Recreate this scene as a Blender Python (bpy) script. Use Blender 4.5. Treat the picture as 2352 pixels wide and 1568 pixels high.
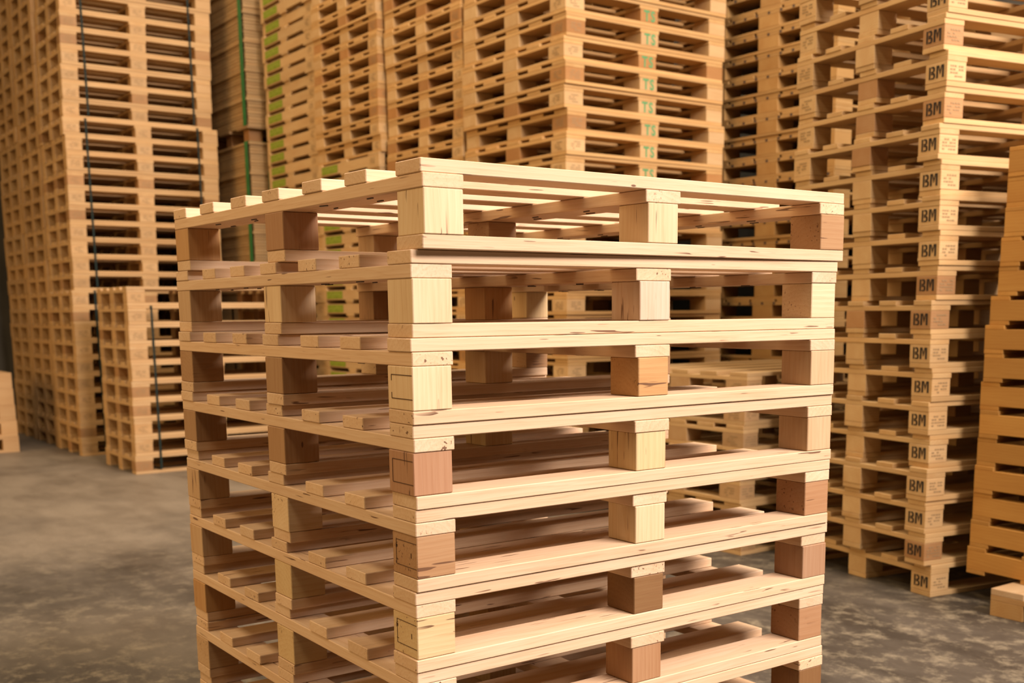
import bpy, math, random
from mathutils import Matrix, Vector
random.seed(7)
rnd = random.random
for o in list(bpy.data.objects): bpy.data.objects.remove(o)
scene = bpy.context.scene
col = scene.collection

# ------------------------------------------------------------------ camera
# world: X and Y follow the two sides of the pallets, Z up, camera stands at (0, 0)
FPX, PX, PY, PITCH, ROLL, YAW, EYE = 2609.547, 1290.13, 1149.91, 0.16544, -0.00766, 0.64006, 1.1941
cp, sp, cr, sr = math.cos(PITCH), math.sin(PITCH), math.cos(ROLL), math.sin(ROLL)
def to_world(v):
    c, s = math.cos(YAW), math.sin(YAW)
    return Vector((v.x*c+v.y*s, -v.x*s+v.y*c, v.z))
right0, fwd0, down0 = Vector((1, 0, 0)), Vector((0, cp, -sp)), Vector((0, -sp, -cp))
R_ = to_world(right0*cr-down0*sr); D_ = to_world(right0*sr+down0*cr); F_ = to_world(fwd0)
cam = bpy.data.cameras.new('camera'); camo = bpy.data.objects.new('camera', cam); col.objects.link(camo)
m = Matrix.Identity(4)
for i in range(3):
    m[i][0] = R_[i]; m[i][1] = -D_[i]; m[i][2] = -F_[i]
m[2][3] = EYE
camo.matrix_world = m
cam.sensor_fit = 'HORIZONTAL'; cam.sensor_width = 36; cam.lens = 36*FPX/2352
cam.shift_x = (1176-PX)/2352; cam.shift_y = (PY-784)/2352
cam.clip_start = 0.05
cam.dof.use_dof = True; cam.dof.focus_distance = 2.15; cam.dof.aperture_fstop = 5.6
scene.camera = camo

# ------------------------------------------------------------------ light
scene.view_settings.view_transform = 'Standard'; scene.view_settings.look = 'None'
scene.view_settings.gamma = 1.0; scene.view_settings.use_curve_mapping = False
scene.view_settings.exposure = 0.48
w = bpy.data.worlds.new('world'); scene.world = w; w.use_nodes = True
w.node_tree.nodes['Background'].inputs[0].default_value = (1.0, 0.70, 0.40, 1)
w.node_tree.nodes['Background'].inputs[1].default_value = 0.025
def area(name, loc, target, sx, sy, power, color):
    l = bpy.data.lights.new(name, 'AREA'); l.shape = 'RECTANGLE'; l.size = sx; l.size_y = sy
    l.energy = power; l.color = color
    o = bpy.data.objects.new(name, l); col.objects.link(o)
    o.location = loc
    o.rotation_euler = (Vector(target)-Vector(loc)).to_track_quat('-Z', 'Y').to_euler()
    return o
area('door_daylight', (3.7, -3.9, 6.0), (2.2, 3.0, 1.0), 5.0, 2.6, 1360, (1.0, 0.885, 0.86))
area('roof_light_strip_right', (3.1, 4.0, 6.3), (3.1, 4.0, 0.0), 1.6, 12.0, 310, (1.0, 0.84, 0.64))
area('roof_light_strip_left', (-1.4, 4.0, 6.3), (-1.4, 4.0, 0.0), 1.6, 12.0, 250, (1.0, 0.80, 0.56))
area('added_side_fill', (-6.5, 6.5, 3.4), (3.0, 6.0, 1.2), 9.0, 4.0, 370, (1.0, 0.63, 0.27))  # warm fill lamp added to brighten the left-facing sides, not a door

# ------------------------------------------------------------------ materials
def new_mat(name):
    mt = bpy.data.materials.new(name); mt.use_nodes = True
    nt = mt.node_tree; b = nt.nodes['Principled BSDF']
    return mt, nt, b
def nd(nt, t, **kw):
    n = nt.nodes.new(t)
    for k, v in kw.items(): setattr(n, k, v)
    return n
def vmath(nt, op, a, b=None):
    n = nd(nt, 'ShaderNodeVectorMath', operation=op)
    for i, s in enumerate((a, b)):
        if s is None: continue
        if isinstance(s, tuple): n.inputs[i].default_value = s
        else: nt.links.new(s, n.inputs[i])
    return n.outputs[0]
def fmath(nt, op, a, b=None, c=None, clamp=False):
    n = nd(nt, 'ShaderNodeMath', operation=op, use_clamp=clamp)
    for i, s in enumerate((a, b, c)):
        if s is None: continue
        if isinstance(s, (int, float)): n.inputs[i].default_value = s
        else: nt.links.new(s, n.inputs[i])
    return n.outputs[0]
def mapr(nt, v, a, b, c, d):
    n = nd(nt, 'ShaderNodeMapRange'); nt.links.new(v, n.inputs[0])
    for i, x in enumerate((a, b, c, d)): n.inputs[i+1].default_value = x
    return n.outputs[0]
def mixc(nt, fac, a, b, blend='MIX'):
    n = nd(nt, 'ShaderNodeMix', data_type='RGBA', blend_type=blend)
    for s, i in ((fac, 0), (a, 6), (b, 7)):
        if isinstance(s, (int, float)): n.inputs[i].default_value = s
        elif isinstance(s, tuple): n.inputs[i].default_value = (*s, 1)
        else: nt.links.new(s, n.inputs[i])
    return n.outputs[2]
def noise(nt, vec, scale, detail=3, rough=.55):
    n = nd(nt, 'ShaderNodeTexNoise'); nt.links.new(vec, n.inputs['Vector'])
    n.inputs['Scale'].default_value = scale; n.inputs['Detail'].default_value = detail
    n.inputs['Roughness'].default_value = rough
    return n.outputs[0]
def wood_material(name, ring=.10, fibre=.14, blotch=.22, knots=True, bump=.25):
    mt, nt, b = new_mat(name); L = nt.links
    tc = nd(nt, 'ShaderNodeTexCoord'); oi = nd(nt, 'ShaderNodeObjectInfo')
    wn = nd(nt, 'ShaderNodeTexWhiteNoise', noise_dimensions='1D')
    L.new(fmath(nt, 'MULTIPLY', oi.outputs['Random'], 917.0), wn.inputs['W'])
    rv = wn.outputs['Color']
    off = vmath(nt, 'MULTIPLY', rv, (23.0, 19.0, 31.0))
    pnt = tc.outputs['Object']
    # growth rings around a pith lying somewhere beside the piece, drawn out along its length
    cen = vmath(nt, 'MULTIPLY', vmath(nt, 'SUBTRACT', rv, (.5, .5, -.25)), (.0, .16, .12))
    shp = vmath(nt, 'ADD', vmath(nt, 'MULTIPLY', pnt, (.16, 1, 1)), cen)
    wob = noise(nt, vmath(nt, 'ADD', vmath(nt, 'MULTIPLY', pnt, (2.2, 8, 8)), off), 1.0, 2)
    wv = nd(nt, 'ShaderNodeCombineXYZ'); L.new(wob, wv.inputs[1]); L.new(wob, wv.inputs[2])
    shp = vmath(nt, 'ADD', shp, vmath(nt, 'MULTIPLY', wv.outputs[0], (0, .05, .03)))
    wave = nd(nt, 'ShaderNodeTexWave', wave_type='RINGS', rings_direction='X', wave_profile='SAW')
    L.new(shp, wave.inputs['Vector']); wave.inputs['Scale'].default_value = 30
    wave.inputs['Distortion'].default_value = 1.2; wave.inputs['Detail'].default_value = 2
    wave.inputs['Detail Scale'].default_value = 1.5
    fib = noise(nt, vmath(nt, 'ADD', vmath(nt, 'MULTIPLY', pnt, (9, 240, 240)), off), 1.0, 3, .6)
    blo = noise(nt, vmath(nt, 'ADD', vmath(nt, 'MULTIPLY', pnt, (3, 13, 13)), off), 1.0, 2)
    base = mixc(nt, 1.0, oi.outputs['Color'], (.74, .71, .695), 'MULTIPLY')
    c = mixc(nt, mapr(nt, blo, .3, .75, 0, blotch*2), base, mixc(nt, 1.0, base, (.80, .66, .50), 'MULTIPLY'))
    c = mixc(nt, mapr(nt, wave.outputs['Fac'], .2, 1, 0, ring*2), c, mixc(nt, 1.0, c, (.78, .60, .44), 'MULTIPLY'))
    c = mixc(nt, mapr(nt, fib, .5, .8, 0, fibre*3), c, mixc(nt, 1.0, c, (.66, .5, .36), 'MULTIPLY'))
    if knots:
        vo = nd(nt, 'ShaderNodeTexVoronoi'); vo.inputs['Scale'].default_value = 1.0
        L.new(vmath(nt, 'ADD', vmath(nt, 'MULTIPLY', pnt, (7, 20, 20)), off), vo.inputs['Vector'])
        sep = nd(nt, 'ShaderNodeSeparateColor'); L.new(vo.outputs['Color'], sep.inputs[0])
        rare = fmath(nt, 'GREATER_THAN', sep.outputs[0], .66)
        k = fmath(nt, 'MULTIPLY', mapr(nt, vo.outputs['Distance'], .035, .055, 1, 0), rare)
        c = mixc(nt, fmath(nt, 'MULTIPLY', k, .92, clamp=True), c, (.10, .04, .016))
        # short dark checks and worm tracks
        crk = noise(nt, vmath(nt, 'ADD', vmath(nt, 'MULTIPLY', pnt, (11, 150, 150)), off), 1.0, 1)
        msk = noise(nt, vmath(nt, 'ADD', vmath(nt, 'MULTIPLY', pnt, (4, 12, 12)), vmath(nt, 'SCALE', off)), 1.0, 1)
        ck = fmath(nt, 'MULTIPLY', mapr(nt, crk, .665, .685, 0, 1), mapr(nt, msk, .52, .60, 0, 1), clamp=True)
        c = mixc(nt, fmath(nt, 'MULTIPLY', ck, .9), c, (.11, .045, .018))
    L.new(c, b.inputs['Base Color'])
    b.inputs['Roughness'].default_value = .62
    b.inputs['Specular IOR Level'].default_value = .3
    if bump:
        bp = nd(nt, 'ShaderNodeBump'); bp.inputs['Strength'].default_value = bump; bp.inputs['Distance'].default_value = .0012
        L.new(fib, bp.inputs['Height']); L.new(bp.outputs[0], b.inputs['Normal'])
    return mt
WOOD = wood_material('sawn_wood')
WOOD_FAR = wood_material('sawn_wood_weathered', ring=.12, fibre=.10, blotch=.28, knots=False, bump=0)
def plain(name, color, rough=.7, spec=.3, var=.0, scale=40):
    mt, nt, b = new_mat(name)
    if var:
        tc = nd(nt, 'ShaderNodeTexCoord')
        n = noise(nt, tc.outputs['Object'], scale, 3)
        c = mixc(nt, mapr(nt, n, .35, .7, 0, 1), color, tuple(x*(1-var) for x in color))
        nt.links.new(c, b.inputs['Base Color'])
    else: b.inputs['Base Color'].default_value = (*color, 1)
    b.inputs['Roughness'].default_value = rough; b.inputs['Specular IOR Level'].default_value = spec
    return mt
INK = plain('black_stencil_ink', (.026, .02, .016), .8, .2, .4, 60)
INK_FAINT = plain('faded_stamp_ink', (.29, .19, .09), .8, .2)
GREEN_INK = plain('green_stencil_ink', (.11, .31, .12), .7, .2, .35, 90)
GREEN_STAMP = plain('lime_green_stamp_ink', (.24, .30, .02), .7, .2, .5, 45)
BURN = plain('branded_line', (.06, .026, .012), .8, .2)
STEEL = plain('dark_steel', (.06, .035, .025), .5, .5)
STRAP_DARK = plain('dark_plastic_strap', (.012, .024, .02), .7, .15, .3, 30)
STRAP_GREEN = plain('green_plastic_strap', (.015, .16, .04), .35, .5, .3, 12)

def floor_material():
    mt, nt, b = new_mat('worn_concrete_floor'); L = nt.links
    tc = nd(nt, 'ShaderNodeTexCoord'); p = tc.outputs['Object']
    n1 = noise(nt, p, .6, 4, .55)
    n2 = noise(nt, vmath(nt, 'MULTIPLY', p, (1.9, .8, 1)), 1.6, 6, .62)
    n3 = noise(nt, vmath(nt, 'MULTIPLY', p, (1.25, 1.0, 1)), 8.5, 8, .74)
    n4 = noise(nt, p, 70, 2)
    sep = nd(nt, 'ShaderNodeSeparateXYZ'); L.new(p, sep.inputs[0])
    # traffic has scoured the front of the hall; the rear keeps its smooth skin
    worn = mapr(nt, fmath(nt, 'ADD', sep.outputs[1], mapr(nt, n1, .3, .7, -2.2, 2.2)), 3.6, 1.2, 0, 1)
    smooth = mixc(nt, mapr(nt, n2, .40, .68, 0, 1), (.34, .275, .20), (.20, .16, .115))
    smooth = mixc(nt, mapr(nt, n1, .54, .66, 0, .75), smooth, (.15, .12, .09))
    rough = mixc(nt, mapr(nt, n2, .38, .62, 0, 1), (.125, .10, .073), (.055, .043, .031))
    patch = fmath(nt, 'MULTIPLY', mapr(nt, n3, .49, .66, 0, 1), mapr(nt, n1, .36, .52, .3, 1))
    rough = mixc(nt, fmath(nt, 'MULTIPLY', patch, .8), rough, (.36, .295, .195))
    c = mixc(nt, worn, smooth, rough)
    c = mixc(nt, mapr(nt, n4, .4, .7, 0, .25), c, (.10, .085, .065))
    c = mixc(nt, 1.0, c, (.72, .71, .69), 'MULTIPLY')
    L.new(c, b.inputs['Base Color'])
    L.new(mapr(nt, n2, .3, .7, .62, .45), b.inputs['Roughness'])
    b.inputs['Specular IOR Level'].default_value = .35
    bp = nd(nt, 'ShaderNodeBump'); bp.inputs['Strength'].default_value = .12; bp.inputs['Distance'].default_value = .01
    L.new(n3, bp.inputs['Height']); L.new(bp.outputs[0], b.inputs['Normal'])
    return mt
def wall_material():
    mt, nt, b = new_mat('stained_concrete_wall'); L = nt.links
    p = nd(nt, 'ShaderNodeTexCoord').outputs['Object']
    n1 = noise(nt, p, 1.2, 5, .6); n2 = noise(nt, vmath(nt, 'MULTIPLY', p, (6, 6, .7)), 1.0, 4)
    c = mixc(nt, mapr(nt, n1, .35, .65, 0, 1), (.075, .066, .048), (.12, .105, .08))
    c = mixc(nt, mapr(nt, n2, .5, .7, 0, .6), c, (.04, .035, .026))
    c = mixc(nt, 1.0, c, (.6, .6, .6), 'MULTIPLY')
    L.new(c, b.inputs['Base Color']); b.inputs['Roughness'].default_value = .85
    return mt

# ------------------------------------------------------------------ mesh helpers
def chamfer_box(x0, x1, y0, y1, z0, z1, ch):
    """six faces, twelve bevels, eight corners"""
    lo, hi = (x0, y0, z0), (x1, y1, z1)
    V, idx = [], {}
    for ax in range(3):
        u, v = (ax+1) % 3, (ax+2) % 3
        for s in (0, 1):
            for a in (0, 1):
                for b2 in (0, 1):
                    q = [0, 0, 0]
                    q[ax] = (lo, hi)[s][ax]
                    q[u] = hi[u]-ch if a else lo[u]+ch
                    q[v] = hi[v]-ch if b2 else lo[v]+ch
                    cs = [0, 0, 0]; cs[ax] = s; cs[u] = a; cs[v] = b2
                    idx[(ax, tuple(cs))] = len(V); V.append(tuple(q))
    F = []
    for ax in range(3):
        u, v = (ax+1) % 3, (ax+2) % 3
        for s in (0, 1):
            ring = []
            for a, b2 in ((0, 0), (1, 0), (1, 1), (0, 1)):
                cs = [0, 0, 0]; cs[ax] = s; cs[u] = a; cs[v] = b2
                ring.append(idx[(ax, tuple(cs))])
            F.append(ring if s else ring[::-1])
    for ax in range(3):          # bevel strips run along ax
        u, v = (ax+1) % 3, (ax+2) % 3
        for a in (0, 1):
            for b2 in (0, 1):
                c0 = [0, 0, 0]; c1 = [0, 0, 0]
                c0[ax], c1[ax] = 0, 1
                for c in (c0, c1): c[u] = a; c[v] = b2
                c0, c1 = tuple(c0), tuple(c1)
                q = [idx[(u, c0)], idx[(u, c1)], idx[(v, c1)], idx[(v, c0)]]
                F.append(q if (a ^ b2) else q[::-1])
    for s in range(8):
        c = (s & 1, (s >> 1) & 1, (s >> 2) & 1)
        t = [idx[(0, c)], idx[(1, c)], idx[(2, c)]]
        F.append(t if (c[0]+c[1]+c[2]) % 2 else t[::-1])
    return V, F
_cache = {}
def box_mesh(name, lx, ly, lz, mat, ch=.0016):
    k = (name, round(lx, 4), round(ly, 4), round(lz, 4), mat.name)
    if k not in _cache:
        V, F = chamfer_box(-lx/2, lx/2, -ly/2, ly/2, -lz/2, lz/2, min(ch, lz/4))
        me = bpy.data.meshes.new(name); me.from_pydata(V, [], F); me.materials.append(mat)
        _cache[k] = me
    return _cache[k]
def raw_mesh(name, boxes, mat, ch=0):
    """several boxes (x0,x1,y0,y1,z0,z1) in one mesh"""
    V, F = [], []
    for bx in boxes:
        v, f = chamfer_box(*bx, ch) if ch else ([(bx[i & 1], bx[2+((i >> 1) & 1)], bx[4+((i >> 2) & 1)]) for i in range(8)],
            [(0, 2, 3, 1), (4, 5, 7, 6), (0, 1, 5, 4), (2, 6, 7, 3), (0, 4, 6, 2), (1, 3, 7, 5)])
        o = len(V); V += v; F += [tuple(i+o for i in q) for q in f]
    me = bpy.data.meshes.new(name); me.from_pydata(V, [], F); me.materials.append(mat)
    return me
def link(name, data, parent=None, loc=(0, 0, 0), rot=None, color=None):
    o = bpy.data.objects.new(name, data); col.objects.link(o)
    if parent: o.parent = parent
    o.location = loc
    if rot: o.rotation_euler = rot
    if color: o.color = (*color, 1)
    return o
def under(o, block):                         # keep pallet coordinates below a (possibly turned) part
    o.parent = block
    bl = Matrix.Translation(block.location) @ block.rotation_euler.to_matrix().to_4x4()
    o.matrix_parent_inverse = bl.inverted()
def thing(name, label, cat, loc, rz=0, group=None):
    o = bpy.data.objects.new(name, None); col.objects.link(o)
    o.empty_display_size = .1
    o.location = loc; o.rotation_euler = (0, 0, rz)
    o['label'] = label; o['category'] = cat
    if group: o['group'] = group
    return o
def text_mesh(txt, height, mat, bold=.0, sx=1.0, depth=.0005):
    cu = bpy.data.curves.new('lettering', 'FONT'); cu.body = txt; cu.align_x = 'CENTER'; cu.align_y = 'CENTER'
    cu.size = height/.69; cu.offset = bold; cu.extrude = depth; cu.resolution_u = 3; cu.space_character = 1.22
    o = bpy.data.objects.new('lettering', cu); col.objects.link(o)
    bpy.context.view_layer.update()
    me = bpy.data.meshes.new_from_object(o.evaluated_get(bpy.context.evaluated_depsgraph_get()))
    bpy.data.objects.remove(o)
    for v in me.vertices: v.co.x *= sx
    me.materials.clear(); me.materials.append(mat)
    return me
ROT_LEFT = Matrix(((0, 0, -1), (-1, 0, 0), (0, 1, 0))).to_euler()     # print on a face that looks to -X
ROT_RIGHT = Matrix(((1, 0, 0), (0, 0, -1), (0, 1, 0))).to_euler()     # print on a face that looks to -Y
ORD = ['lowest', 'second', 'third', 'fourth', 'fifth', 'sixth', 'seventh', 'eighth', 'ninth', 'tenth', 'eleventh', 'twelfth', 'thirteenth',
       'fourteenth', 'fifteenth', 'sixteenth', 'seventeenth', 'eighteenth', 'nineteenth', 'twentieth', 'twenty-first', 'twenty-second', 'twenty-third',
       'twenty-fourth', 'twenty-fifth', 'twenty-sixth', 'twenty-seventh', 'twenty-eighth', 'twenty-ninth', 'thirtieth', 'thirty-first', 'thirty-second',
       'thirty-third', 'thirty-fourth', 'thirty-fifth', 'thirty-sixth', 'thirty-seventh', 'thirty-eighth', 'thirty-ninth', 'fortieth']
def jit(c, s=.1):
    k = 1+(rnd()-.5)*2*s; h = (rnd()-.5)*s
    return (min(.95, c[0]*k), min(.95, c[1]*k*(1+h*.35)), min(.95, c[2]*k*(1+h)))
def spread(n, width, total, edge=None):
    """start positions of n pieces of one width laid evenly over a length"""
    return [i*(total-width)/(n-1) for i in range(n)]

# ------------------------------------------------------------------ pallet builders
PALE = (.80, .585, .37)
def board(root, name, x0, x1, y0, y1, z0, z1, color, mat, grain='X', tilt=None, ch=.0016):
    """one plank or block; the mesh keeps its grain on local X"""
    dx, dy, dz = x1-x0, y1-y0, z1-z0
    c = ((x0+x1)/2, (y0+y1)/2, (z0+z1)/2)
    if grain == 'X': me, rot = box_mesh(name, dx, dy, dz, mat, ch), [0, 0, 0]
    elif grain == 'Y': me, rot = box_mesh(name, dy, dx, dz, mat, ch), [0, 0, math.pi/2]
    else: me, rot = box_mesh(name, dz, dy, dx, mat, ch), [0, math.pi/2, 0]
    if tilt: rot[2] += tilt
    return link(name, me, root, c, rot, color)
def block_pallet(root, A, B, H, tk, nd_, dw, bw, bd, color, bcolor, mat, perimeter=False, jitter=.0, var=.1, grains=True, deck_pos=None, ch=.0016, bpos=None):
    """deck boards along X, stringer boards along Y, nine blocks, bottom boards. root sits at the base centre.
    bw, bd: block size along X and Y; returns the block objects keyed by (column, row)"""
    t0, t1, t2 = tk                                   # bottom, stringer, deck thickness
    ox, oy = -A/2, -B/2
    def J(): return (rnd()-.5)*2*jitter
    zb, zs, zd = t0, H-t1-t2, H-t2
    ys = deck_pos or spread(nd_, dw, B)
    out = {}
    # bottom boards
    if perimeter:
        for y in (0, B-bd): board(root, 'bottom_board', ox, ox+A, oy+y, oy+y+bd, 0, t0, jit(color, var), mat, ch=ch)
        for x in (0, A/2-bw/2, A-bw): board(root, 'bottom_board', ox+x, ox+x+bw, oy+bd, oy+B-bd, 0, t0, jit(color, var), mat, 'Y', ch=ch)
    else:
        for y in (0, B/2-bd/2, B-bd):
            j = J()
            board(root, 'bottom_board', ox+J()*.5, ox+A+J()*.5, oy+y+j*.3, oy+y+bd+j*.3, 0, t0-.0006, jit(color, var), mat, tilt=J()*.25, ch=ch)
    xs = bpos or (0, A/2-bw/2, A-bw)
    for i, x in enumerate(xs):
        for k, y in enumerate((0, B/2-bd/2, B-bd)):
            cc = bcolor(i, k)
            jx, jy = J()*.4, J()*.4
            out[(i, k)] = board(root, 'block', ox+x+jx, ox+x+bw+jx, oy+y+jy, oy+y+bd+jy, zb, zs, cc, mat, 'X' if (not grains or rnd() < .35) else 'Z', ch=ch)
    for i, x in enumerate(xs):
        e = .006 if i == 1 else .003
        out[('s', i)] = board(root, 'stringer_board', ox+x-(e if i else 0), ox+x+bw+e*(i < 2), oy+J()*.5, oy+B+J()*.5, zs+.0004, zd, jit(color, var), mat, 'Y', ch=ch)
    for y in ys:
        j = J()*.5
        out[('d', len(out))] = board(root, 'deck_board', ox+J()*.7, ox+A+J()*.7, oy+y+j, oy+y+dw+j, zd+.0005, H-.0006, jit(color, var), mat, tilt=J()*.3, ch=ch)
    return out
def stringer_pallet(root, A, B, H, td, top_y, low_y, sw, color, mat, var=.1):
    """three tall stringers along Y with deck boards (start, width) along X above and below"""
    ox, oy = -A/2, -B/2
    out = []
    for y, wd in low_y: board(root, 'bottom_board', ox, ox+A, oy+y, oy+y+wd, 0, td, jit(color, var), mat)
    for x in (0, A/2-sw/2, A-sw): out.append(board(root, 'stringer', ox+x, ox+x+sw, oy, oy+B, td, H-td, jit(color, var), mat, 'Y'))
    for y, wd in top_y: board(root, 'deck_board', ox, ox+A, oy+y, oy+y+wd, H-td, H-.0005, jit(color, var), mat)
    return out
def rot2(x, y, a):
    return x*math.cos(a)-y*math.sin(a), x*math.sin(a)+y*math.cos(a)
def base_at(nx, ny, A, B, yaw):
    """centre of a footprint whose near corner (min X, min Y) is given"""
    dx, dy = rot2(A/2, B/2, yaw)
    return nx+dx, ny+dy

# ------------------------------------------------------------------ setting
def struct(o): o['kind'] = 'structure'; return o
fl = struct(link('floor', raw_mesh('floor', [(-15, 15, -15, 15, -.2, 0)], floor_material()), None, (3, 3, 0)))
struct(link('wall_right', raw_mesh('wall', [(0, .3, -14, 10.6, 0, 6.5)], wall_material()), None, (6.6, 2.7, 0)))  # wall added close behind the stacks to keep the gaps through them dark
struct(link('wall_back', raw_mesh('wall', [(-9, 9, 0, .3, 0, 6.5)], wall_material()), None, (5, 13.35, 0)))

# ------------------------------------------------------------------ the stack in the foreground
MA, MB, MH = 1.0545, 1.1605, .144
DECK = [0, .186, .361, .552, .728, .903, 1.0785]
tan, yel, brn, red, dark, org, pal = (.66, .46, .26), (.76, .57, .30), (.46, .275, .13), (.47, .265, .13), (.27, .14, .05), (.60, .35, .14), (.82, .63, .38)
pink = (.77, .60, .44)
# block colours by pallet from the top: left corner, left middle, near corner, right middle, right corner
BC = [(org, red, pal, pal, brn), (tan, pal, pal, pink, pal), (brn, brn, pal, org, tan), (brn, brn, (.5, .28, .15), yel, tan), (tan, pal, (.52, .31, .15), pal, red),
      (tan, yel, yel, dark, (.45, .27, .15)), (org, yel, tan, red, red), (tan, tan, brn, tan, dark), (brn, tan, pal, brn, tan), (tan, yel, tan, brn, pal)]
# small offsets of every pallet from the straight pile (camera frame), taken in metres and radians
OFFS = [(.0235, -.0058, .0137), (.0007, .0016, -.0013), (-.0002, -.0043, -.0011), (-.0019, -.0031, -.0017), (-.0042, -.0001, -.0032), (-.0068, .0037, -.0035),
        (-.0085, .0062, -.0042), (-.0026, .0018, .0012), (-.004, .002, -.002), (-.002, .0, .001)]
TOPW = ['topmost', 'second from the top', 'third from the top', 'fourth from the top', 'fifth from the top', 'sixth from the top', 'seventh from the top',
        'eighth from the top', 'second from the floor', 'lowest']
staple = raw_mesh('staple', [(-.011, .011, -.0016, .0016, -.0012, .0012)], STEEL)
def frame_mesh(wd, ht, t, open_right=False):
    bx = [(-wd/2, wd/2, -ht/2-t, -ht/2+t, 0, .0004), (-wd/2, wd/2, ht/2-t, ht/2+t, 0, .0004)]
    if open_right: bx += [(-wd/2-t, -wd/2+t, -ht/2, -ht/4, 0, .0004), (-wd/2-t, -wd/2+t, ht/4, ht/2, 0, .0004)]
    else: bx += [(-wd/2-t, -wd/2+t, -ht/2, ht/2, 0, .0004)]
    return raw_mesh('burned_frame', bx, BURN)
FRAMES = {2: frame_mesh(.071, .040, .0007, True), 3: frame_mesh(.071, .040, .0006), 4: frame_mesh(.071, .044, .0005), 5: frame_mesh(.070, .043, .0005)}
marks = raw_mesh('brand_marks', [(-.031, -.029, .006, .014, 0, .0004), (-.028, -.026, .008, .013, 0, .0004), (-.031, -.024, -.014, -.0132, 0, .0004), (.022, .0235, -.005, .004, 0, .0004), (-.03, -.026, .0155, .0165, 0, .0004)], BURN)
for k in range(10):
    dx, dy, da = OFFS[k]
    v = to_world(Vector((-.24433+dx, 1.8911+dy, 0)))
    cx, cy = base_at(v.x, v.y, MA, MB, da)
    z = (9-k)*MH
    lab = 'pale new wooden block pallet, %s in the foreground stack' % TOPW[k]
    root = thing('block_pallet', lab, 'pallet', (cx, cy, z), da, 'pallets of the foreground stack')
    def bcol(i, j, k=k):
        t = BC[k]
        pick = {(0, 2): 0, (0, 1): 1, (0, 0): 2, (1, 0): 3, (2, 0): 4}.get((i, j))
        return jit(t[pick], .05) if pick is not None else jit(random.choice([pal, tan, brn, org, yel]), .1)
    parts = block_pallet(root, MA, MB, MH, (.0235, .0235, .0235), 7, .082, .076, .086, PALE, bcol, WOOD, jitter=.004, var=.07, deck_pos=DECK, ch=.0014)
    # staples clenched under the stringer boards
    if k < 3:
        for i in range(3):
            sb = parts[('s', i)]
            for y in DECK[1:-1]:
                for q in (-1, 1):
                    s = link('staple', staple, None, (sb.location.x+q*.018+(rnd()-.5)*.02, -MB/2+y+.041+q*.016, MH-.047-.0004), (0, 0, math.pi/2+(rnd()-.5)*.5))
                    under(s, sb)
    if k in FRAMES:
        bl = parts[(0, 0)]
        f = link('brand_frame', FRAMES[k], None, (bl.location.x-.0382, bl.location.y-.006, bl.location.z+.002), ROT_LEFT); under(f, bl)
        if k > 3:
            f = link('brand_mark', marks, None, (bl.location.x-.0382, bl.location.y, bl.location.z+.002), ROT_LEFT); under(f, bl)

# ------------------------------------------------------------------ stamps shared by the stacks behind
def scribble_mesh(wd, ht, seed):
    r = random.Random(seed); bx = []
    for row in range(4):
        y = ht/2-(row+.5)*ht/4; x = -wd/2
        while x < wd/2-.004:
            l = r.uniform(.004, .014)
            if r.random() < .75: bx.append((x, min(x+l, wd/2), y-ht*.06, y+ht*.05, 0, .0006))
            x += l+.004
    return raw_mesh('faded_stamp', bx, INK_FAINT)
SCRIB = [scribble_mesh(.07, .05, s) for s in range(4)]
def stencil_bm():
    """condensed stencil letters, each stroke a thin plate"""
    h, t = .0235, .0006
    P = []
    def quad(*p): P.append(p)
    def rect(x0, x1, y0, y1): quad((x0, y0), (x1, y0), (x1, y1), (x0, y1))
    rect(-.032, -.0255, -h, h)                                     # B: stem, then the two bowls
    for y0, y1, xr in ((.0008, h, -.0065), (-h, -.0008, -.0045)):
        rect(-.0225, xr-.004, y1-.0055, y1); rect(-.0225, xr-.004, y0, y0+.005)
        quad((xr-.0075, y0+.004), (xr-.0045, y0), (xr, y0+.006), (xr, y1-.006), (xr-.0045, y1), (xr-.0075, y1-.005))
    rect(.001, .0085, -h, h); rect(.0265, .034, -h, h)             # M: stems and the vee
    quad((.0085, h), (.0165, -.012), (.0165, .006), (.0125, h)); quad((.0265, h), (.0225, h), (.0185, .006), (.0185, -.012))
    V, F = [], []
    for q in P:
        o = len(V); n = len(q)
        a = sum(q[i][0]*q[(i+1) % n][1]-q[(i+1) % n][0]*q[i][1] for i in range(n))
        q = q if a > 0 else q[::-1]
        V += [(x, y, 0) for x, y in q]+[(x, y, t) for x, y in q]
        F.append(tuple(range(o+n, o+2*n))); F.append(tuple(range(o, o+n))[::-1])
        F += [(o+i, o+(i+1) % n, o+n+(i+1) % n, o+n+i) for i in range(n)]
    V = [(x*1.18, y, z) for x, y, z in V]
    me = bpy.data.meshes.new('black_lettering'); me.from_pydata(V, [], F); me.materials.append(INK); return me
BM = stencil_bm()
TS = text_mesh('TS', .058, GREEN_INK, .0022, .88)
def tag_stamp(bl, face, bw, bd, me, name, dz=0, off=0):
    if face == 'L': o = link(name, me, None, (bl.location.x-bw/2-.0009, bl.location.y+off, bl.location.z+dz), ROT_LEFT)
    else: o = link(name, me, None, (bl.location.x+off, bl.location.y-bd/2-.0009, bl.location.z+dz), ROT_RIGHT)
    under(o, bl); return o
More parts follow.
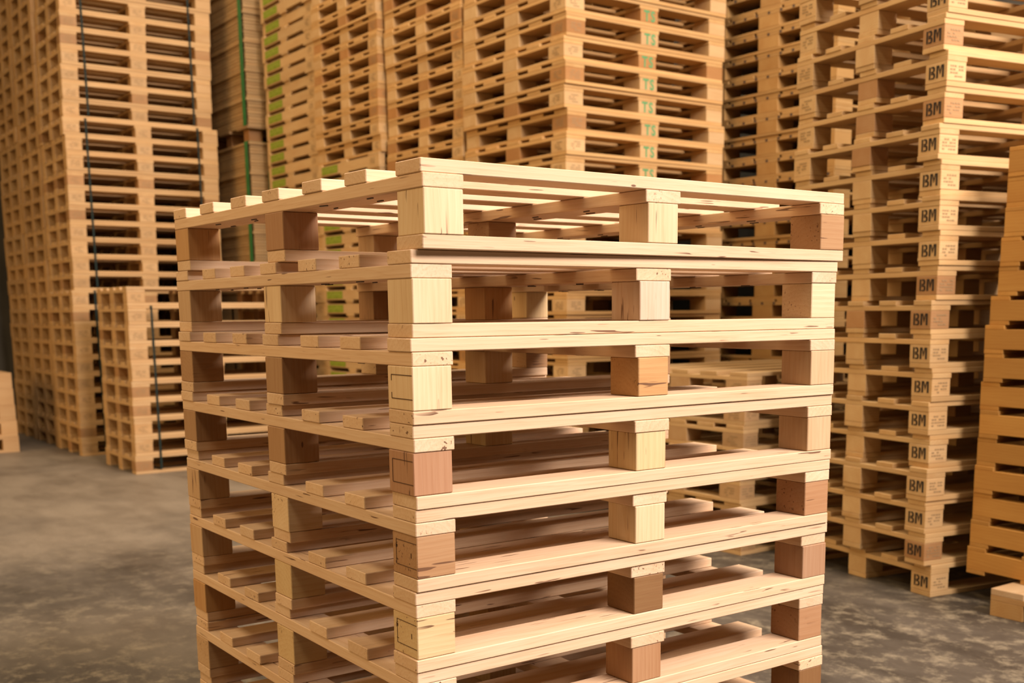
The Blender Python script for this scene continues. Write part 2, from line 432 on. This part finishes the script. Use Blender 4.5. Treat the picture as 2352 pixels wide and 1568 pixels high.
def single_pallet_mesh(name, A, B, H, tk, nd_, dw, bw, bd, mat):
    t0, t1, t2 = tk; bx = []
    for y in (0, B/2-bd/2, B-bd): bx.append((-A/2, A/2, y-B/2, y+bd-B/2, 0, t0))
    for x in (0, A/2-bw/2, A-bw):
        for y in (0, B/2-bd/2, B-bd): bx.append((x-A/2, x+bw-A/2, y-B/2, y+bd-B/2, t0, H-t1-t2))
        bx.append((x-A/2, x+bw-A/2, -B/2, B/2, H-t1-t2, H-t2))
    for y in spread(nd_, dw, B): bx.append((-A/2, A/2, y-B/2, y+dw-B/2, H-t2, H-.001))
    return raw_mesh(name, bx, mat)

# ------------------------------------------------------------------ tall strapped tower at the left and the short stack before it
LA, LB, LH = 1.275, .83, .1397
TAN_FAR = (.70, .47, .215)
def lc(i, j): return jit((.66, .44, .205) if rnd() < .8 else (.50, .29, .12), .12)
def tower_shift(k): return (0, 0) if k < 10 else ((.016, .0) if k < 20 else (.012+(k-20)*.004, .01))
for k in range(30):
    sx, sy = tower_shift(k)
    la = LA+.02 if k == 19 else (LA if k < 20 else LA-.035)
    cx, cy = base_at(2.48+k*.0022+sx+(rnd()-.5)*.008-.012*(k == 19), 10.19+sy+(rnd()-.5)*.008, la, LB, 0)
    r = thing('block_pallet', 'block pallet, %s from the floor in the tall strapped tower at left' % ORD[k] if k else 'lowest block pallet on the floor in the tall strapped tower at left', 'pallet', (cx, cy, k*LH), 0, 'pallets of the tall strapped tower')
    p = block_pallet(r, la, LB, LH, (.022, .022, .022), 5, .11, .13, .1, TAN_FAR, lc, WOOD_FAR, jitter=.003, var=.08, grains=False)
    tag_stamp(p[(0, 0)], 'R', .13, .1, SCRIB[k % 4], 'faded_stamp')
    tag_stamp(p[(1, 0)], 'R', .13, .1, SCRIB[(k+1) % 4], 'faded_stamp')
far_me = single_pallet_mesh('far_pallet', LA, LB, LH, (.022, .022, .022), 5, .11, .13, .1, WOOD_FAR)
for s, (row, y0) in enumerate((('second', 11.05), ('third', 11.91))):
    for k in range(32):
        o = link('block_pallet', far_me, None, (*base_at(2.49+k*.0022+(rnd()-.5)*.012, y0+(rnd()-.5)*.01, LA, LB, 0), k*LH), None, jit((.60, .39, .17), .1))
        o['label'] = ('%s pallet up in the %s stack back in the row of the left tower' % (ORD[k], row)).replace('lowest pallet up', 'lowest pallet')
        o['category'] = 'pallet'; o['group'] = 'pallets of the %s stack back at left' % row
for k in range(10):
    cx, cy = base_at(2.505+k*.002+(rnd()-.5)*.008, 8.73+(rnd()-.5)*.008, LA, .80, 0)
    r = thing('block_pallet', ('block pallet, %s from the floor in the short strapped stack at left' % ORD[k]) if k else 'lowest block pallet on the floor in the short strapped stack at left', 'pallet', (cx, cy, k*LH), 0, 'pallets of the short strapped stack')
    p = block_pallet(r, LA, .80, LH, (.022, .022, .022), 5, .11, .13, .1, (.74, .51, .25), lc, WOOD_FAR, jitter=.003, var=.07, grains=False)
    tag_stamp(p[(0, 0)], 'R', .13, .1, SCRIB[(k+2) % 4], 'faded_stamp')
def strap_loop(label, x, y0, y1, z0, z1, wd, mat, group):
    t = .0012
    me = raw_mesh('strap', [(-wd/2, wd/2, 0, t, 0, z1-z0), (-wd/2, wd/2, y1-y0-t, y1-y0, 0, z1-z0), (-wd/2, wd/2, 0, y1-y0, z1-z0, z1-z0+t), (-wd/2, wd/2, 0, y1-y0, -t, 0)], mat)
    o = link('strap', me, None, (x, y0, z0))
    o['label'] = label; o['category'] = 'strap'; o['group'] = group
G = 'dark straps round the pallet bundles'
for nm, x, y, b, k0, k1 in (('lower', 2.50, 10.19, LB, 0, 10), ('middle', 2.525, 10.19, LB, 10, 20), ('upper', 2.555, 10.20, LB, 20, 30)):
    for side, ax in (('left', .18), ('right', LA-.16-.05*(k0 == 20))):
        strap_loop('dark strap near the %s end of the %s bundle of the tall tower' % (side, nm), x+ax, y-.009, y+b+.009, k0*LH+.03, k1*LH-.0005, .016, STRAP_DARK, G)
for side, ax in (('left', .17), ('right', LA-.17)):
    strap_loop('dark strap near the %s end of the short stack at left' % side, 2.52+ax, 8.73-.009, 8.73+.80+.009, .03, 9*LH-.0005, .016, STRAP_DARK, G)
for k in range(5):
    o = link('block_pallet', far_me, None, (2.134-LA/2-.004*k, 11.517+LB/2-.6, k*LH), None, jit((.66, .43, .2), .08))
    o['label'] = ('%s pallet from the floor in the stack cut off by the left edge' % ORD[k]).replace('lowest pallet from', 'lowest pallet on')
    o['category'] = 'pallet'; o['group'] = 'pallets at the left edge'

# ------------------------------------------------------------------ green-strapped piles of boards
SX, SY, SA, SB = 3.98, 9.86, 1.0, 1.05
BROWN = (.50, .335, .15)
def bundle(z, n, t, label, shift=0):
    r = thing('board_bundle', label, 'board bundle', (SX+SA/2+shift, SY+SB/2, z), 0, 'bundles in the green-strapped pile')
    for i in range(n):
        ex = .012 if i == n-1 else 0
        board(r, 'sheet', -SA/2-ex+(rnd()-.5)*.004, SA/2+(rnd()-.5)*.004, -SB/2-ex+(rnd()-.5)*.006, SB/2, i*t, (i+1)*t-.0025, jit(BROWN, .12), WOOD_FAR)
def bearer(z, h, label):
    r = thing('bearer_pallet', label, 'pallet', (SX+SA/2, SY+SB/2, z), 0)
    for x in (.02, SA/2-.06, SA-.14):
        for y in (.05, SB/2-.06, SB-.17):
            board(r, 'block', x-SA/2, x+.12-SA/2, y-SB/2, y+.12-SB/2, 0, h-.022, jit((.46, .24, .09), .1), WOOD_FAR)
    for y in (0, SB/2-.12, SB-.24):
        board(r, 'deck_board', -SA/2-.02, SA/2, y-SB/2-.02*(y == 0), y+.24-SB/2, h-.022, h, jit((.34, .22, .10), .1), WOOD_FAR)
bearer(0, .13, 'low bearer pallet on the floor under the green-strapped board bundles')
for k in range(10):
    bundle(.13+k*.2545, 10, .0254, ('bundle of brown boards, %s up in the lower green-strapped pile' % ORD[k]) if k else 'lowest bundle of brown boards in the lower green-strapped pile')
ztop = .13+10*.2545
bearer(ztop, .13, 'bearer pallet in the dark gap between the two green-strapped piles')
for k in range(7):
    bundle(ztop+.13+k*.238, 9, .0264, ('bundle of brown boards, %s up in the upper green-strapped pile' % ORD[k]) if k else 'lowest bundle of brown boards in the upper green-strapped pile')
def strap_on_x(label, y, wd, z0, z1):
    t = .0015
    me = raw_mesh('strap', [(0, t, -wd/2, wd/2, 0, z1-z0), (SA+.04, SA+.04+t, -wd/2, wd/2, 0, z1-z0), (0, SA+.04, -wd/2, wd/2, z1-z0, z1-z0+t)], STRAP_GREEN)
    o = link('strap', me, None, (SX-.022, y, z0)); o['label'] = label; o['category'] = 'strap'; o['group'] = 'green straps round the board piles'
def strap_on_y(label, x, wd, z0, z1):
    t = .0015
    me = raw_mesh('strap', [(-wd/2, wd/2, 0, t, 0, z1-z0), (-wd/2, wd/2, SB+.04, SB+.04+t, 0, z1-z0), (-wd/2, wd/2, 0, SB+.04, z1-z0, z1-z0+t)], STRAP_GREEN)
    o = link('strap', me, None, (x, SY-.022, z0)); o['label'] = label; o['category'] = 'strap'; o['group'] = 'green straps round the board piles'
strap_on_x('broad green strap near the corner of the upper board pile', SY+.035, .07, ztop+.132, ztop+.13+7*.238)
strap_on_x('broad green strap near the corner of the lower board pile', SY+.035, .07, .132, ztop-.001)
strap_on_y('thin green strap on the right side of the lower board pile', SX+.16, .02, .132, .13+9*.2545-.0018)

# ------------------------------------------------------------------ row of stacks left of centre
RX = 4.08
STAMPW = .105
def lime_mesh(seed):
    r = random.Random(seed); bx = [(-.14, .14, -.029, .029, 0, .0006)]
    return raw_mesh('green_stamp', bx, GREEN_STAMP)
def lime_marks(seed):
    r = random.Random(seed); bx = []
    x = -.12
    while x < .115:
        hgt = r.uniform(.01, .018)
        bx.append((x, x+.004, -hgt, hgt, .0006, .0011)); 
        if r.random() < .6: bx.append((x+.004, x+.016, hgt-.004, hgt, .0006, .0011))
        x += .026
    return raw_mesh('stamp_strokes', bx, LIME_PALE)
LIME_PALE = plain('rubbed_green_stamp_ink', (.33, .34, .07), .7, .2)
LIME = lime_mesh(1); LIMEM = [lime_marks(s) for s in range(3)]
SOLID = (.69, .48, .23)
def green_pallet(nx, ny, k, H, label, group, B=1.02):
    cx, cy = base_at(nx, ny, 1.15, B, 0)
    r = thing('stringer_pallet', label, 'pallet', (cx, cy, k*H), 0, group)
    tb = [(0, B-.85), (B-.50, .10), (B-.06, .06)]
    s = stringer_pallet(r, 1.15, B, H, .016, tb, [(0, B-.83), (B-.52, .13), (B-.05, .05)], .05, SOLID, WOOD_FAR, .09)
    st = s[0]
    o = link('green_stamp', LIME, None, (st.location.x-.0262, B/2-.205, st.location.z+.002), ROT_LEFT); under(o, st)
    o = link('stamp_strokes', LIMEM[k % 3], None, (st.location.x-.0262, B/2-.205, st.location.z+.002), ROT_LEFT); under(o, st)
    o = link('faded_stamp', SCRIB[k % 4], None, (st.location.x-.0262, -B/2+.1, st.location.z), ROT_LEFT); under(o, st)
HG = .1065
for k in range(38):
    green_pallet(RX+(rnd()-.5)*.02, 8.69+(rnd()-.5)*.014, k, HG, ('pallet with green stamp, %s from floor in the stack beside the green-strapped bundles' % ORD[k]).replace('lowest from floor', 'lowest'), 'green-stamped pallets beside the board bundles')
for k in range(22):
    green_pallet(RX-.03+(rnd()-.5)*.016, 7.61+(rnd()-.5)*.014, k, HG, ('pallet with green stamp, %s from floor, under the plain pallets left of centre' % ORD[k]).replace('lowest from floor', 'lowest'), 'green-stamped pallets under the plain ones')
WARM = (.70, .44, .17)
def wc(i, j):
    q = rnd()
    return jit((.72, .49, .23), .08) if q < .72 else jit((.52, .27, .09), .12)
for k in range(12):
    cx, cy = base_at(RX-.03+(rnd()-.5)*.016, 7.60+(rnd()-.5)*.014, 1.2, 1.06, 0)
    r = thing('perimeter_pallet', ('plain pallet, %s above the green-stamped pallets left of centre' % ORD[k]).replace('lowest above', 'lowest resting on'), 'pallet', (cx, cy, 22*HG+k*.118), 0, 'plain pallets over the green-stamped ones')
    p = block_pallet(r, 1.2, 1.06, .118, (.018, .018, .018), 5, .13, .14, .14, WARM, wc, WOOD_FAR, perimeter=True, var=.09, grains=False)
    tag_stamp(p[(0, 0)], 'L', .14, .14, SCRIB[k % 4], 'faded_stamp'); tag_stamp(p[(0, 0)], 'R', .14, .14, SCRIB[(k+1) % 4], 'faded_stamp')
for k in range(30):
    cx, cy = base_at(RX+.01+(rnd()-.5)*.02, 6.53+(rnd()-.5)*.014, 1.2, 1.03, 0)
    r = thing('perimeter_pallet', ('plain pallet, %s from the floor in the stack just left of the TS stack' % ORD[k]).replace('lowest from', 'lowest on'), 'pallet', (cx, cy, k*.121), 0, 'plain pallets left of the TS stack')
    p = block_pallet(r, 1.2, 1.03, .121, (.018, .018, .018), 5, .13, .13, .13, WARM, wc, WOOD_FAR, perimeter=True, var=.09, grains=False)
    tag_stamp(p[(0, 0)], 'L', .13, .13, SCRIB[k % 4], 'faded_stamp')
HT = .1302
for k in range(25):
    cx, cy = base_at(RX+(rnd()-.5)*.03-(.0 if k < 19 else .0), 5.405+(rnd()-.5)*.02, 1.25, 1.09, (rnd()-.5)*.01)
    r = thing('perimeter_pallet', ('pallet with green TS on its centre block, %s from the floor' % ORD[k]).replace('lowest from', 'lowest on'), 'pallet', (cx, cy, k*HT), (rnd()-.5)*.012, 'pallets of the TS stack')
    p = block_pallet(r, 1.25, 1.09, HT, (.02, .02, .02), 5, .13, .135, .15, WARM, wc, WOOD_FAR, perimeter=True, var=.1, grains=False)
    tag_stamp(p[(1, 0)], 'R', .135, .15, TS, 'green_lettering', -.002)
    tag_stamp(p[(0, 0)], 'L', .135, .15, SCRIB[k % 4], 'faded_stamp'); tag_stamp(p[(0, 0)], 'R', .135, .15, SCRIB[(k+2) % 4], 'faded_stamp')

# ------------------------------------------------------------------ dark stack with nail holes
HN = .1257
def disc_row(ys, z):
    V, F = [], []
    for y in ys:
        o = len(V)
        for i in range(8):
            a = i*math.pi/4; V.append((0, y+.0115*math.cos(a), z+.0095*math.sin(a)))
        F.append(tuple(range(o, o+8))[::-1])
    me = bpy.data.meshes.new('nail_holes'); me.from_pydata(V, [], F); me.materials.append(STEEL); return me
NAILS = disc_row([-.5+i*.1 for i in range(11)], 0)
for k in range(27):
    cx, cy = base_at(5.45+(rnd()-.5)*.012, 4.60+(rnd()-.5)*.012, 1.1, 1.09, 0)
    r = thing('perimeter_pallet', ('pallet with row of nail holes, %s from the floor in the dark stack behind' % ORD[k]).replace('lowest from', 'lowest on'), 'pallet', (cx, cy, k*HN), 0, 'pallets of the dark stack')
    A, B = 1.1, 1.09
    for y in spread(5, .2, B): board(r, 'deck_board', -A/2, A/2, y-B/2, y+.2-B/2, HN-.016, HN-.0005, jit((.52, .32, .11), .06), WOOD_FAR)
    for x in (0, A/2-.075, A-.15):
        for y in (0, B/2-.085, B-.17): board(r, 'block', x-A/2, x+.15-A/2, y-B/2, y+.17-B/2, .018, HN-.036, jit((.50, .30, .10), .08), WOOD_FAR)
        sb = board(r, 'stringer_board', x-A/2, x+.15-A/2, -B/2, B/2, HN-.036, HN-.016, jit((.50, .31, .11), .06), WOOD_FAR, 'Y')
        bb = board(r, 'bottom_board', x-A/2, x+.15-A/2, -B/2, B/2, 0, .018, jit((.50, .31, .11), .06), WOOD_FAR, 'Y')
        if x == 0:
            h = link('nail_holes', NAILS, None, (-A/2-.0008, 0, HN-.024)); under(h, sb); h['kind'] = 'stuff'

# ------------------------------------------------------------------ BM stack at the right
BYAW, BA, BB, BH = math.radians(-9.8), 1.2, .90, .1363
BMC = (.70, .475, .215)
def bc(i, j): return jit((.72, .50, .24), .07) if rnd() < .85 else jit((.52, .30, .13), .1)
for k in range(19):
    sh = .03 if k == 0 else (rnd()-.5)*.022-.008
    nx, ny = 3.965+sh, 2.80-.3*sh+(rnd()-.5)*.012
    cx, cy = base_at(nx, ny, BA, BB, BYAW)
    r = thing('block_pallet', ('pallet with black BM stencil, %s from the floor in the stack at right' % ORD[k]).replace('lowest from', 'lowest on'), 'pallet', (cx, cy, k*BH), BYAW+(rnd()-.5)*.01, 'BM pallets in the stack at right')
    p = block_pallet(r, BA, BB, BH, (.021, .021, .021), 5, .10, .10, .115, BMC, bc, WOOD_FAR, jitter=.004, var=.09, grains=False)
    tag_stamp(p[(0, 0)], 'L', .10, .115, BM, 'black_lettering', .002)
    tag_stamp(p[(0, 0)], 'R', .10, .115, SCRIB[k % 4], 'faded_stamp')
    tag_stamp(p[(0, 2)], 'L', .10, .115, SCRIB[(k+1) % 4], 'faded_stamp')

# ------------------------------------------------------------------ low stack between the foreground stack and the TS stack
for k in range(7):
    cx, cy = base_at(3.976+(rnd()-.5)*.02, 3.86+(rnd()-.5)*.02, 1.2, .95, 0)
    r = thing('block_pallet', ('weathered pallet, %s from the floor in the low stack behind the foreground stack' % ORD[k]).replace('lowest from', 'lowest on'), 'pallet', (cx, cy, k*.128), (rnd()-.5)*.02, 'pallets of the low stack behind')
    p = block_pallet(r, 1.2, .95, .128, (.02, .02, .02), 5, .12, .10, .145, (.66, .46, .22), lambda i, j: jit((.56, .37, .18), .1), WOOD_FAR, perimeter=True, var=.1, grains=False)
    tag_stamp(p[(0, 0)], 'L', .10, .145, SCRIB[k % 4], 'faded_stamp'); tag_stamp(p[(0, 0)], 'R', .10, .145, SCRIB[(k+1) % 4], 'faded_stamp')

# ------------------------------------------------------------------ orange-brown stack at the right edge on its low base
HO = .113; OB = 1.15
ORANGE = (.58, .315, .075)
r = thing('base_pallet', 'low worn pallet on the floor under the orange-brown stack at right edge', 'pallet', (3.943+.55, 2.477-.55, 0), 0)
for y in (0, .24, .48, .72, .96): board(r, 'deck_board', -.55, .55, .55-y-.14, .55-y, .084, .109, jit((.60, .43, .24), .1), WOOD_FAR)
for x in (-.55, -.05, .45):
    for y in (-.55, -.07, .41): board(r, 'block', x, x+.10, y, y+.14, 0, .062, jit((.52, .32, .12), .1), WOOD_FAR)
    board(r, 'stringer_board', x, x+.10, -.55, .55, .062, .084, jit((.54, .34, .14), .1), WOOD_FAR, 'Y')
for k in range(15):
    far = 2.70-.0042*k+(-.035 if k > 9 else 0)+(rnd()-.5)*.014
    nx = 4.11+.000*k+(rnd()-.5)*.01
    A = .8
    yaw = math.radians(-5)
    dx, dy = rot2(A/2, -OB/2, yaw)
    r = thing('stringer_pallet', ('orange-brown stringer pallet, %s up in the stack at the right edge' % ORD[k]).replace('lowest up', 'lowest'), 'pallet', (nx+dx, far+dy, .1095+k*HO), yaw, 'orange-brown pallets at the right edge')
    tb = [(OB-.09, .09), (OB-.36, .10), (OB-.63, .10), (OB/2-.2, .1), (.1, .1), (0, .09)]
    stringer_pallet(r, A, OB, HO, .017, tb, tb, .045, ORANGE, WOOD_FAR, .12)
